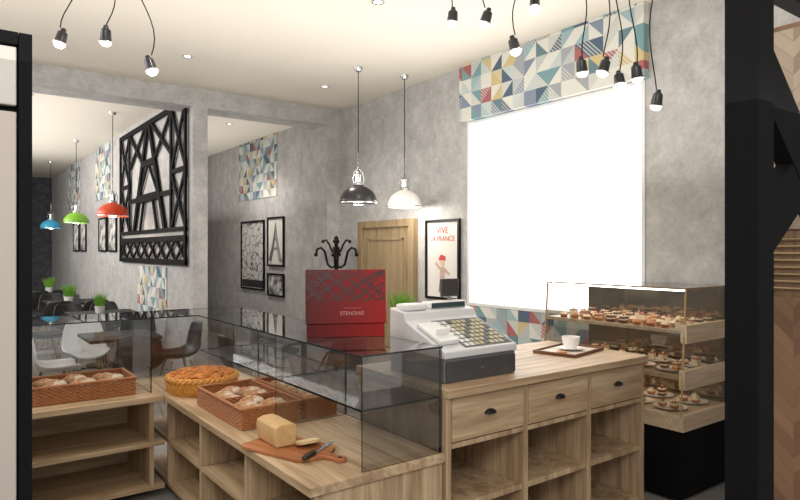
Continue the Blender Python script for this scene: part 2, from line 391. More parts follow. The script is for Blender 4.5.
b.build('side_bracing',LB,L,smooth=False)

# ------------------------------------------------------------ lower L counter
ZB=.68; ZC=.98
wt=B().box(1.21,1.935,2.25,4.95,ZB-.04,ZB); wt.build('worktop',WY,smooth=False,bevel=.003,label='light oak worktop running under the glass display case',cat='worktop')
B().box(-.4,1.208,4.28,4.95,ZB-.04,ZB).build('worktop',WX,smooth=False,bevel=.003,label='light oak worktop under the wicker bread basket',cat='worktop')
c=thing('counter_shelf_unit','light oak open shelving under the display counter','counter',(1.24,2.27,0))
bx('end_panel',0,.69,0,.035,.0,ZB-.041,WZ,c)
bx('back_panel',.66,.69,.036,2.66,.0,ZB-.041,WY,c)
for zz in (.05,.34): bx('shelf',.005,.659,.036,2.66,zz,zz+.03,WY,c)
for yy in (.7,1.38,2.03):
    bx('divider',.0,.658,yy,yy+.03,.081,.339,WZ,c); bx('divider',.0,.658,yy,yy+.03,.371,ZB-.041,WZ,c)
c=thing('counter_shelf_unit','light oak open shelving below the bread worktop','counter',(-.38,4.31,0))
bx('back_panel',0,1.6,.6,.63,0,ZB-.041,WX,c)
for zz in (.05,.34): bx('shelf',.0,1.6,.0,.599,zz,zz+.03,WX,c)
for xx in (0,.75,1.5):
    bx('divider',xx,xx+.03,.0,.598,.081,.339,WZ,c); bx('divider',xx,xx+.03,.0,.598,.371,ZB-.041,WZ,c)

# ------------------------------------------------------------ drawer unit
B().box(1.94,3.62,2.235,3.05,ZC-.04,ZC).build('worktop',WX,smooth=False,bevel=.003,label='light oak worktop carrying the cash register and tray',cat='worktop')
c=thing('drawer_cabinet','light oak cabinet with three drawers over open cubbies','cabinet',(1.945,2.26,0))
UW=1.66; cw=UW/3
bod=B(); H=ZC-.041
for i in range(4):
    xx=i*(UW-.035)/3; bod.box(xx,xx+.035,0,.76,0,H)
bod.box(.035,UW-.035,.74,.76,0,H)
for i in range(3):
    xa=i*(UW-.035)/3+.035; xb=(i+1)*(UW-.035)/3
    bod.box(xa,xb,.0,.74,.06,.09).box(xa,xb,.01,.74,.38,.41).box(xa,xb,.0,.74,.69,.715)
bod.build('body',WZ,c,smooth=False,bevel=.002)
for i in range(3):
    xa=i*(UW-.035)/3+.038; xb=(i+1)*(UW-.035)/3-.003
    dr=B().box(xa,xb,-.004,.02,.722,H-.006).box(xa+.01,xb-.01,.021,.6,.73,.9).build('drawer',WX,c,smooth=False,bevel=.002)
    hx=(xa+xb)/2
    hb=B()
    n=10; vs=[]
    for a in range(n+1):
        an=PI*a/n
        for bb in range(7):
            be=(PI/2)*bb/6
            vs.append((hx+.038*math.cos(an)*1.0, -.005-.024*math.sin(be)*math.sin(an)**.6 if 0<a<n else -.005, .83+.022*math.sin(an)*math.cos(be)))
    fs=[(a*7+bb,(a+1)*7+bb,(a+1)*7+bb+1,a*7+bb+1) for a in range(n) for bb in range(6)]
    hb.add(vs,fs)
    ho=hb.build('cup_handle',BLKM,dr,label='black metal cup handle'); so=ho.modifiers.new('sol','SOLIDIFY'); so.thickness=.002

# ------------------------------------------------------------ glass display cases
ZG=1.19; T=.008
def gp(name,x0,x1,y0,y1,z0,z1,parent,gm=None,em=None,keep=1):
    dims=(x1-x0,y1-y0,z1-z0); thin=dims.index(min(dims))
    fsall=[(0,1,3,2),(4,6,7,5),(0,4,5,1),(2,3,7,6),(0,2,6,4),(1,5,7,3)]
    ax=[(0,-1),(0,1),(1,-1),(1,1),(2,-1),(2,1)]
    vs=[(x,y,z) for x in (x0,x1) for y in (y0,y1) for z in (z0,z1)]
    fs=[];ms=[]
    for f,(a,s_) in zip(fsall,ax):
        if a==thin and s_!=keep: continue
        fs.append(f); ms.append(0 if a==thin else 1)
    b=B(); b.add(vs,fs); b.m=ms
    return b.build(name,[gm or GLS,em or GLE],parent,smooth=False,merge=False)
GX0,GX1,GY0=1.48,1.932,2.275
c=thing('glass_display_case','open backed smoked glass display case on oak counter','display case',(GX0,GY0,ZB+.001))
def G(x0,x1,y0,y1,z0,z1,nm='glass_panel',**k):
    return gp(nm,x0-GX0,x1-GX0,y0-GY0,y1-GY0,z0-ZB-.001,z1-ZB-.001,c,**k)
G(GX0,GX1,GY0,GY0+T,ZB+.001,ZG-T,keep=-1)
G(GX0,GX1-.009,3.14,3.14+T,ZB+.001,ZG-T,keep=-1,gm=GLM)
G(GX1-T,GX1,GY0+.01,3.139,ZB+.001,ZG-T,keep=-1); G(GX1-T,GX1,3.15,4.39,ZB+.001,ZG-T,keep=-1)
G(GX0-.01,GX1+.002,GY0-.005,4.39,ZG-T,ZG,'glass_top')
G(GX0+.0,GX1-.01,GY0+.01,3.138,.94,.94+.01,'glass_shelf',gm=GLS,em=GLE)
G(GX0+.0,GX1-.01,3.152,4.38,.94,.94+.01,'glass_shelf',gm=GLM,em=GLE)
for (x,y) in ((GX0+.03,GY0+.012),(GX1-.02,GY0+.012),(GX0+.03,3.13),(GX1-.02,3.13)):
    bx('shelf_clip',x-.008-GX0,x+.008-GX0,y-GY0-.003,y-GY0+.008,.928-ZB,.94-ZB-.001,CHR,c,bevel=.001)
c=thing('glass_display_case','smoked glass display case over the wicker bread basket','display case',(-.3,4.4,ZB+.001))
def G(x0,x1,y0,y1,z0,z1,nm='glass_panel',**k):
    return gp(nm,x0+.3,x1+.3,y0-4.4,y1-4.4,z0-ZB-.001,z1-ZB-.001,c,**k)
G(.42,.42+T,4.4,4.89,ZB+.001,ZG-T,keep=-1,gm=GLM); G(1.15,1.15+T,4.4,4.89,ZB+.001,ZG-T,keep=-1,gm=GLM)
G(-.3,GX1,4.892,4.9,ZB+.001,ZG-T,keep=-1); G(-.3,GX1+.002,4.395,4.905,ZG-T,ZG,'glass_top'); G(GX1-T,GX1,4.4,4.89,ZB+.001,ZG-T,keep=-1)
G(-.3,-.292,4.4,4.89,ZB+.001,ZG-T,keep=-1)

# ------------------------------------------------------------ wicker baskets
def rrect(w,d,r,step):
    pts=[]
    def seg(a,b_):
        n=max(2,int((Vector(b_)-Vector(a)).length/step)); 
        for i in range(n): pts.append(Vector(a).lerp(Vector(b_),i/n))
    seg((-w/2+r,-d/2),(w/2-r,-d/2)); seg((w/2,-d/2+r),(w/2,d/2-r)); seg((w/2-r,d/2),(-w/2+r,d/2)); seg((-w/2,d/2-r),(-w/2,-d/2+r))
    return pts
def wicker(w,d,h,loc,rz,label,mat=WEAVE,div=None):
    r=thing('wicker_basket',label,'basket',loc,rz)
    base=rrect(w,d,.006,.02)
    if len(base)%2: base.pop()
    pitch=.0115
    k=len(base); bb=B(); rows=int(h/pitch)
    for row in range(rows):
        z=.006+row*pitch; pts=[]
        for i,p in enumerate(base):
            nrm=(base[(i+1)%k]-base[i-1]); nrm=Vector((nrm.y,-nrm.x)).normalized()
            q=p+nrm*(.0026 if (i+row)%2 else -.0026)
            pts.append((q.x,q.y,z))
        bb.tube(pts,.0056,n=5,closed=True)
    bb.build('woven_wall',mat,r)
    st=B()
    for i in range(0,k,2):
        p=base[i]; st.tube([(p.x,p.y,.004),(p.x,p.y,h)],.004,n=4)
    st.build('stakes',mat,r,kind='stuff')
    rim=B(); q_=.009
    for (x0,x1,y0,y1) in ((-w/2-q_,w/2+q_,-d/2-q_,-d/2+q_),(-w/2-q_,w/2+q_,d/2-q_,d/2+q_),(-w/2-q_,-w/2+q_,-d/2+q_,d/2-q_),(w/2-q_,w/2+q_,-d/2+q_,d/2-q_)): rim.box(x0,x1,y0,y1,h-.004,h+.01)
    rim.build('rim',mat,r,bevel=.004)
    B().box(-w/2+.004,w/2-.004,-d/2+.004,d/2-.004,0,.006).build('base',mat,r)
    if div is not None:
        dv=B()
        for row in range(rows): dv.tube([(-w/2+.008+(w-.016)*i/16,div+(.0026 if (i+row)%2 else -.0026),.006+row*pitch) for i in range(17)],.0056,n=5)
        dv.build('divider',mat,r)
    return r
def roll(seed):
    def fn(q):
        q=q.copy()
        if q.z>0: 
            sl=math.sin(q.x*55+seed); q.z-= .007*max(0,sl)**6
        q.z+=.003*math.sin(q.x*40+seed*2)*math.cos(q.y*50)
        return q
    return fn
rollmesh=[]
for i in range(3):
    o=B().blob((0,0,0),.076,.045,.036,n=28,k=14,flat=.75,fn=roll(i)).build('bread_roll',BRD,label='flour dusted oval bread roll in a wicker basket',cat='bread')
    rollmesh.append(o)
used=[0,0,0]
def put_roll(i,loc,rz,tilt=0,group='bread rolls in wicker basket'):
    k=i%3; o=rollmesh[k]
    if used[k]: o=o.copy(); COL.objects.link(o)
    used[k]=1; o.location=loc; o.rotation_euler=(tilt,tilt*.4,rz); o['group']=group
wicker(.60,.38,.11,(.76,4.61,ZB+.001),0,'brown rectangular wicker basket of bread rolls under glass')
i=0
for (x,y) in ((.56,4.50),(.73,4.49),(.90,4.50),(.60,4.61),(.78,4.61),(.95,4.61),(.56,4.72),(.74,4.725),(.92,4.72)):
    put_roll(i,(x,y,ZB+.08+.008*(i%2)),random.uniform(-.15,.15),random.uniform(-.06,.06)); i+=1
wicker(.355,.70,.11,(1.475,3.53,ZB+.001),0,'brown divided wicker basket of bread rolls beside the loaf',div=0.0)
for (x,y) in ((1.39,3.26),(1.56,3.26),(1.39,3.36),(1.56,3.365),(1.475,3.46),(1.39,3.60),(1.56,3.60),(1.39,3.70),(1.56,3.705),(1.475,3.80)):
    put_roll(i,(x,y,ZB+.072+.008*(i%2)),random.uniform(-.1,.1),random.uniform(-.05,.05)); i+=1
wicker(.20,.70,.11,(1.79,3.53,ZB+.001),0,'narrow brown wicker basket of rolls against the glass')
for (x,y) in ((1.79,3.28),(1.79,3.40),(1.79,3.52),(1.79,3.64),(1.79,3.76)):
    put_roll(i,(x,y,ZB+.07+.01*(i%2)),random.uniform(-.1,.1),random.uniform(-.05,.05)); i+=1
# braided round pie
pie=thing('braided_pie','large round golden pie with braided crust and crumbly top','pastry',(1.46,4.27,ZB+.001))
B().lathe([(0,0),(.215,0),(.232,.03),(.24,.08),(.22,.095),(0,.095)],n=128,flute=.014,fn=40).build('crust_wall',PASTRYL,pie)
br=B(); nn_=180
for ph in (0,2.094,4.189):
    br.tube([((.224+.012*math.cos(14*2*PI*i/nn_+ph))*math.cos(2*PI*i/nn_),(.224+.012*math.cos(14*2*PI*i/nn_+ph))*math.sin(2*PI*i/nn_),.098+.012*math.sin(14*2*PI*i/nn_+ph)) for i in range(nn_)],.013,n=7,closed=True)
br.build('braided_rim',PASTRYL,pie)
cr_=B(); rr=random.Random(4)
for i in range(170):
    a=rr.uniform(0,2*PI); q=.205*math.sqrt(rr.random()); s_=rr.uniform(.010,.02)
    cr_.blob((q*math.cos(a),q*math.sin(a),.1+.045*math.sqrt(max(0,1-(q/.22)**2))),s_*1.2,s_,s_*.8,n=7,k=5)
cr_.blob((0,0,.09),.215,.215,.058,n=32,k=12)
cr_.build('crumble_topping',PASTRY,pie,kind='stuff')

# ------------------------------------------------------------ cutting board, loaf, knife
ang=math.atan2(-.55,.2)+PI/2
cb=thing('cutting_board','reddish wooden paddle cutting board holding loaf and knife','cutting board',(1.375,2.74,ZB+.001),ang)
out=[]
def arc(cx,cy,r,a0,a1,n=6): return [(cx+r*math.cos(a0+(a1-a0)*i/n),cy+r*math.sin(a0+(a1-a0)*i/n)) for i in range(n+1)]
out+=arc(.10,.2,.03,0,PI/2)+arc(-.10,.2,.03,PI/2,PI)+arc(-.08,-.14,.05,PI,PI*1.4)
out+=[(-.025,-.22),(-.022,-.27)]+arc(0,-.3,.03,PI*.95,PI*2.05,8)+[(.022,-.27),(.025,-.22)]+arc(.08,-.14,.05,-PI*.4,0)
B().prism(out,0,.018,ax='z').build('board',CUTW,cb,bevel=.003)
B().lathe([(0,0),(.009,0),(.009,.0012),(0,.0012)],(0,-.3,.018),12).build('hanging_hole',BLK,cb)
lf=thing('bread_loaf','cut white tin loaf with pale crust on cutting board','bread',(1.345,2.87,ZB+.02),ang+PI/2-.35)
def loafprof(s=1): return [(-.05*s,0),(.05*s,0),(.056*s,.03),(.062*s,.07),(.055*s,.1*s),(.025,.112*s),(-.025,.112*s),(-.055*s,.1*s),(-.062*s,.07),(-.056*s,.03)]
B().prism(loafprof(),-.13,.09,ax='x').build('crust',CRUST,lf,bevel=.008)
B().prism([(y*.93,.004+z*.93) for y,z in loafprof()],.09,.092,ax='x').build('crumb',CRUMB,lf)
sl=thing('bread_slice','slice of white bread leaning off the cut loaf','bread',(1.44,2.76,ZB+.0195),ang+PI/2-.35)
Ms=Matrix.Rotation(math.radians(-78),4,'Y')
B().prism(loafprof(),0,.012,ax='x',M=Ms).build('crust',CRUST,sl); 
B().prism([(y*.9,.005+z*.9) for y,z in loafprof()],.0121,.0135,ax='x',M=Ms).build('crumb',CRUMB,sl)
kn=thing('bread_knife','bread knife with dark handle on cutting board','knife',(1.41,2.575,ZB+.0205),.588)
bl=[(0,-.012),(.17,-.012),(.2,.0),(.19,.012),(0,.014)]
B().prism(bl,0,.002,ax='z').build('blade',STEEL,kn)
B().prism([(-.11,-.012),(-.1,-.016),(-.02,-.013),(0,-.011),(0,.014),(-.09,.015),(-.11,.008)],0,.016,ax='z').build('handle',pm('dark_handle',S(36,28,26),.4),kn,bevel=.004)

# ------------------------------------------------------------ red gift box
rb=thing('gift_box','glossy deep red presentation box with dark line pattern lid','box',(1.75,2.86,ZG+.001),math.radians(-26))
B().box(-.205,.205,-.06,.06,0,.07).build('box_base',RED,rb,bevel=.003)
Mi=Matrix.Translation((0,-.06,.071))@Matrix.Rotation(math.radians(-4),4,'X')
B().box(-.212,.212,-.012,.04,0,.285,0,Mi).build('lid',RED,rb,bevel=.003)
LNE=pm('dark_line_print',S(58,6,8),.4,var=.05)
bb=B(); lx0,lx1,lz0,lz1=-.205,.205,.12,.278; rr=random.Random(11); kk=0
for i in range(-5,10):
    for sg in (1,-1):
        x0=-.2+.05*i+rr.uniform(-.015,.015); kk+=1
        a=Vector((x0*sg,lz0)); d_=Vector((sg*rr.uniform(.7,2.0)*(lz1-lz0),lz1-lz0))
        t0,t1=0.,1.
        for lim,sgn in ((lx0,1),(lx1,-1)):
            f0=(a.x-lim)*sgn; f1=(a.x+d_.x-lim)*sgn
            if f0<0 and f1<0: t0=2
            elif f0<0: t0=max(t0,f0/(f0-f1))
            elif f1<0: t1=min(t1,f0/(f0-f1))
        if t1-t0>.05:
            n0=len(bb.v); bb.bar(a+d_*t0,a+d_*t1,.008,-.0130-kk*.00003,-.0115)
            for q in range(n0,len(bb.v)): bb.v[q]=Mi@bb.v[q]
bb.build('lid_pattern',LNE,rb,smooth=False)
tx=text('lid_lettering','STENDHIE',.028,pm('faded_ink',S(196,132,124),.5),rb,(0,0,0)); tx.rotation_euler=(PI/2-math.radians(4),0,0); tx.location=Mi@Vector((.03,-.0135,.045))
B().box(-.045,.045,-.0138,-.0125,0,.003,0,Mi@Matrix.Translation((.03,0,.08))).build('lid_thin_rule',pm('faded_rule',S(160,80,76),.5),rb)

# ------------------------------------------------------------ cash register
cr=thing('cash_register','white cash register with silver grey drawer and dark keypad','cash register',(2.02,2.36,ZC+.001))
bx('cash_drawer',0,.51,0,.46,0,.12,pm('drawer_grey',S(120,122,126),.35,.4),cr,bevel=.006)
bx('drawer_front',.01,.50,-.012,-.0005,.012,.108,pm('drawer_front_grey',S(84,85,88),.3,.4),cr,bevel=.003)
B().lathe([(0,0),(.01,0),(.01,.006),(0,.006)],M=Matrix.Translation((.25,-.012,.06))@Matrix.Rotation(PI/2,4,'X')).build('drawer_lock',CHR,cr)
B().prism([(-.01,.122),(-.01,.16),(.31,.285),(.33,.33),(.46,.35),(.46,.122)],-.005,.515,ax='x').build('housing',pm('register_shell',S(206,207,208),.35,var=.02),cr,bevel=.008)
Mk=Matrix.Translation((0,-.01,.16))@Matrix.Rotation(math.atan2(.125,.32),4,'X')
B().box(.15,.5,.02,.32,.0005,.003,0,Mk).build('keypad_plate',pm('keypad_dark',S(96,98,96),.5),cr,smooth=False)
kb=B()
for i in range(9):
    for j in range(7):
        x=.165+i*.036; y=.03+j*.04; kb.box(x,x+.026,y,y+.028,.0035,.006,(1 if i<2 else (0 if (i*3+j)%4 else 2)),Mk)
kb.build('keys',[pm('key_yellowish',S(168,160,124),.5),pm('key_pale',S(205,206,202),.5),pm('key_dark',S(70,76,76),.5)],cr,smooth=False)
B().box(.01,.14,.06,.27,.001,.028,0,Mk).build('receipt_printer_cover',WHT,cr,bevel=.008)
B().box(.03,.12,.13,.14,.029,.06,0,Mk).build('receipt_paper',CER,cr,smooth=False)
B().box(.2,.48,.36,.44,.335,.375).build('operator_display',WHT,cr,bevel=.01)
B().box(.215,.465,.357,.3595,.34,.368).build('display_screen',pm('lcd_dark',S(60,76,80),.15),cr)
B().box(.02,.17,.34,.44,.335,.37).build('paper_cover',WHT,cr,bevel=.01)
B().tube([(.40,.42,.37),(.40,.42,.40)],.012).build('display_pole',GRY,cr)
B().box(.335,.465,.41,.43,.395,.50).build('customer_display',pm('display_grey',S(64,62,62),.4),cr,bevel=.004)

def grass_pot(loc,h_p,r_p,h_g,label,n=90,sd=1):
    rr=random.Random(sd); r=thing('grass_pot',label,'plant',loc)
    B().lathe([(0,0),(r_p*.8,0),(r_p,h_p),(r_p*.9,h_p),(r_p*.88,h_p*.85),(0,h_p*.85)],n=20).build('pot',POT,r)
    g=B()
    for i in range(n):
        a=rr.uniform(0,2*PI); q=r_p*.85*math.sqrt(rr.random()); x,y=q*math.cos(a),q*math.sin(a); l=h_g*rr.uniform(.7,1.1)
        dx,dy=rr.uniform(-.35,.35)*l+x*.5,rr.uniform(-.35,.35)*l+y*.5
        w=.003 if r_p<.08 else .005
        g.add([(x-w,y,h_p*.85),(x+w,y,h_p*.85),(x+dx*.5+w*.7,y+dy*.5,h_p+l*.55),(x+dx*.5-w*.7,y+dy*.5,h_p+l*.55),(x+dx,y+dy,h_p+l)],[(0,1,2,3),(3,2,4)])
    g.build('grass',GRN,r,kind='stuff'); return r
grass_pot((2.19,2.94,ZC+.001),.27,.055,.16,'green grass in white pot behind cash register',160,5)

tr=thing('serving_tray','brown serving tray holding a cup and saucer','tray',(3.34,2.64,ZC+.001),math.radians(12))
TB=pm('tray_brown',S(110,66,44),.4); 
B().box(-.2,.2,-.14,.14,0,.008).build('tray_base',pm('tray_cream',S(210,196,178),.5),tr,bevel=.003)
q=B(); q.box(-.21,.21,-.15,-.14,0,.02).box(-.21,.21,.14,.15,0,.02).box(-.21,-.2,-.14,.14,0,.02).box(.2,.21,-.14,.14,0,.02); q.build('tray_rim',TB,tr,bevel=.003,smooth=False)
B().lathe([(0,0),(.04,0),(.085,.012),(.088,.014),(.04,.006),(0,.006)],n=28).build('saucer',CER,loc=(3.36,2.64,ZC+.0105),label='white saucer under a coffee cup on tray',cat='saucer')
cu=thing('coffee_cup','white ceramic coffee cup on a saucer','cup',(3.36,2.64,ZC+.018))
B().lathe([(0,0),(.034,0),(.054,.035),(.06,.08),(.057,.08),(.05,.035),(.025,.006),(0,.006)],n=28).build('bowl',CER,cu)
B().tube([(.055,0,.065),(.082,0,.07),(.09,0,.05),(.076,0,.03),(.048,0,.03)],.005).build('handle',CER,cu)
B().lathe([(0,.066),(.055,.066)],n=24).build('coffee',pm('coffee',S(60,34,20),.1),cu)
B().box(-.02,.02,-.03,.03,0,.006).build('biscuit',PASTRY,loc=(3.22,2.6,ZC+.0105),rot=(0,0,.4),bevel=.002,label='small golden biscuit on the tray',cat='biscuit')

# ------------------------------------------------------------ refrigerated cake display
fd=thing('cake_display_fridge','glass cake display with pale wood shelves on black base','display case',(3.86,2.165,0))
FW,FL=.62,1.135
bx('base_cabinet',.0,FW,.0,FL,0.02,.47,SHELFBLK,fd,bevel=.004)
PWX=wood('pale_wood_slab',0,S(180,158,128),S(202,182,154),S(218,202,178)); 
bx('bottom_deck',-.012,FW,-.03,FL,.471,.575,PWX,fd)
SLX=.06
def fx(z): return SLX*(z-.561)/(1.388-.561)
SMIR=pm('shelf_tray_metal',S(176,160,136),.15,.6,var=.05)
for z0,z1 in ((.80,.83),(1.10,1.125)):
    f=fx(z0); bx('display_shelf',f+.006,FW-.05,.012,FL-.01,z0,z1,SMIR,fd); bx('shelf_end_board',f-.012,FW-.0,-.03,.011,z0-.06,z1+.035,PWX,fd)
    bx('shelf_front_edge',f-.004,f+.005,.012,FL-.01,z0,z1,PWX,fd,bevel=.001)
bx('back_mirror',FW-.045,FW,.012,FL,.576,1.388,pm('fridge_back_mirror',S(150,138,120),.08,.9,var=.03),fd,bevel=0)
def quad(name,vs,m,em=None): return B().add(vs,[(0,1,2,3)]).build(name,m,fd,smooth=False,merge=False)
quad('glass_front',[(-.008,0,.576),(-.008,FL,.576),(SLX-.008,FL,1.388),(SLX-.008,0,1.388)],GLC)
for yy in (-.002,FL+.004): quad('glass_side',[(-.006,yy,.576),(FW-.05,yy,.576),(FW-.05,yy,1.388),(SLX-.006,yy,1.388)],GLC)
gp('glass_top',SLX-.012,FW,-.012,FL+.01,1.389,1.40,fd,gm=glass('reflective_top_glass',(.5,.48,.45,1),.35,.6),em=pm('brass_edge',S(150,120,80),.3,.6),keep=1)
BRS=pm('brass_trim',S(180,150,104),.3,.5)
for yy in (-.012,FL): B().tube([(-.008,yy,.561),(SLX-.008,yy,1.388)],.007,n=6).build('corner_post',BRS,fd)
bx('light_strip',SLX+.02,SLX+.05,.02,FL-.02,1.376,1.386,LAMPW,fd,bevel=0)
for zz,e_ in ((1.06,1.2),(.76,1.2),(1.34,1.8)):
    l=bpy.data.lights.new('shelf_light','AREA'); l.shape='RECTANGLE'; l.size=.3; l.size_y=1.0; l.energy=e_; l.color=(1,.84,.64)
    lo=bpy.data.objects.new('shelf_light',l); COL.objects.link(lo); lo.parent=fd; lo.location=(.32,.56,zz+.03)
CREAM=pm('cream',S(230,214,186),.5); STRAW=pm('strawberry',S(160,36,28),.35,var=.2); CHOC=pm('chocolate',S(94,56,36),.4); CARA=pm('caramel_glaze',S(190,124,60),.3)
def tart(label,m1,m2):
    r=thing('fruit_tart',label,'cake',(0,0,0),group='small cakes in the display')
    B().lathe([(0,0),(.025,0),(.033,.016),(.03,.018),(0,.018)],n=20,flute=.03,fn=14).build('tart_shell',PASTRY,r)
    B().lathe([(.03,.018),(.025,.027),(.013,.034),(0,.036)],n=16).build('filling',m1,r)
    b=B()
    for a in range(3): b.blob((.011*math.cos(a*2.1),.011*math.sin(a*2.1),.037),.006,.006,.007,n=8,k=6)
    b.build('topping',m2,r); return r
def cakeslice(label,m1,m2,m3):
    r=thing('cake_square',label,'cake',(0,0,0),group='small cakes in the display')
    b=B().box(-.024,.024,-.022,.022,0,.016,0).box(-.024,.024,-.022,.022,.0165,.026,1).box(-.024,.024,-.022,.022,.0265,.042,0); b.build('sponge_layers',[m1,CREAM],r,smooth=False)
    B().box(-.025,.025,-.023,.023,.0425,.048).build('icing',m2,r,bevel=.002)
    B().blob((0,0,.053),.007,.007,.007,n=10,k=6).build('berry',m3,r); return r
tp=[tart('small tart with cream and red berries in display',CREAM,STRAW),cakeslice('chocolate layered cake square in glass display',CHOC,CREAM,CHOC),tart('small caramel glazed tart in glass display',CARA,CREAM),cakeslice('red glazed layered cake square in display',CREAM,STRAW,CREAM),tart('small cream topped tart in glass display',CREAM,CREAM),cakeslice('caramel layered cake square in glass display',CARA,CREAM,STRAW)]
pl=B().lathe([(0,0),(.07,0),(.105,.01),(.107,.012),(.07,.005),(0,.005)],n=28).build('cake_plate',CER,label='white round plate of cakes on display shelf',cat='plate',group='plates in the cake display')
first=[True]*6; k=0
def put(i,loc):
    i%=6
    if first[i]: tp[i].location=loc; first[i]=False
    else: dup(tp[i],loc,random.uniform(-.3,.3))
rr=random.Random(9)
for ix,xx in enumerate((3.98,4.10,4.22,4.34)):
    for j in range(10):
        put(rr.randrange(6),(xx,2.23+j*.107,1.1265))
fp=True
for zz,xs in ((.8315,(4.03,4.28)),(.5765,(4.0,4.27))):
    for xx in xs:
        for j in range(4):
            yy=2.31+j*.25
            if fp: pl.location=(xx,yy,zz); fp=False
            else:
                o=pl.copy(); COL.objects.link(o); o.location=(xx,yy,zz)
            for a in range(3): put(rr.randrange(6),(xx+.05*math.cos(a*2.1),yy+.05*math.sin(a*2.1),zz+.0125))

# ------------------------------------------------------------ lattice screen + wood cabinet
sc=thing('lattice_screen','black wooden lattice room divider with diagonal braces','room divider',(1.95,.85,0))
bx('post',0,.105,0,.1,0,CZ-.002,SHELFBLK,sc,bevel=.003); bx('post',1.2,1.3,0,.1,0,CZ-.002,SHELFBLK,sc,bevel=.003)
bx('crossbar',.106,1.199,.02,.08,2.47,2.57,SHELFBLK,sc); bx('crossbar',.106,1.199,.02,.08,.03,.13,SHELFBLK,sc)
for p,q,d_ in (((.1,2.22),(1.2,1.25),.0),((.1,1.70),(1.2,2.45),.003)):
    B().bar(p,q,.16,.022+d_,.078-d_).build('diagonal_brace',SHELFBLK,sc,smooth=False)
B().bar((.1,2.62),(1.2,3.5),.1,.022,.078).build('diagonal_brace',SHELFBLK,sc,smooth=False)
wc=thing('tall_cabinet','tall brown wooden cabinet with louvred door beside display','cabinet',(3.3,.98,0))
bx('body',.02,.6,0,.47,0,2.75,BRW,wc)
bx('door',.0,.019,.01,.46,.05,1.42,CHB,wc); bx('door',.0,.019,.01,.46,1.75,2.72,CHP,wc,label='pale chevron wood door')
b=B()
for i in range(8): b.box(-.005,.015,.04,.43,0,.008,0,Matrix.Translation((.003,0,1.46+i*.034))@Matrix.Rotation(.6,4,'Y'))
b.box(0,.019,.01,.04,1.43,1.74).box(0,.019,.43,.46,1.43,1.74); b.build('louvre_panel',wood('louvre_wood',1,S(140,114,86),S(166,138,106),S(184,158,126)),wc,smooth=False)
tc_=thing('tall_cabinet','tall beige cabinet with black frame beside the counter','cabinet',(-.5,1.74,0))
bx('body',.0,.68,.02,.5,.0,2.17,SHELFBLK,tc_,bevel=.003)
bx('frame_strip',.652,.68,-.005,.019,.0,2.17,SHELFBLK,tc_,bevel=.002)
bx('frame_strip',.0,.651,-.005,.019,2.14,2.17,SHELFBLK,tc_,bevel=.002)
bx('door',.02,.648,-.0,.019,.08,1.98,CABP,tc_,bevel=.003); bx('upper_door',.02,.648,0,.019,1.995,2.135,pm('pale_panel',S(182,176,170),.5,var=.02),tc_,bevel=.003)

# ------------------------------------------------------------ coat stand
cs=thing('coat_stand','black bentwood coat stand with ball tipped hooks by door','coat stand',(4.16,7.02,0))
B().lathe([(0,0),(.035,.0),(.035,.3),(.028,.5),(.026,1.0),(.028,1.5),(.036,1.53),(.024,1.56),(.024,1.74),(.036,1.77),(.026,1.82),(0,1.84)],n=16).build('pole',BLK,cs)
for i in range(4):
    a=PI/2*i+.9; ca,sa_=math.cos(a),math.sin(a)
    pts=[(.015,1.44),(.06,1.42),(.11,1.46),(.13,1.54),(.15,1.63),(.20,1.68),(.25,1.66),(.265,1.60)]
    B().tube([(r_*ca,r_*sa_,z) for r_,z in pts],.016,n=8).blob((.265*ca,.265*sa_,1.59),.027,.027,.027,n=10,k=8).build('hook',BLK,cs)
    pts=[(.015,1.62),(.06,1.64),(.09,1.72),(.13,1.78),(.17,1.77)]
    B().tube([(r_*ca,r_*sa_,z) for r_,z in pts],.013,n=8).blob((.175*ca,.175*sa_,1.76),.023,.023,.023,n=10,k=8).build('upper_hook',BLK,cs)
    B().tube([(r_*ca,r_*sa_,z) for r_,z in ((.02,.35),(.12,.3),(.2,.15),(.27,.02))],.016,n=6).build('leg',BLK,cs)

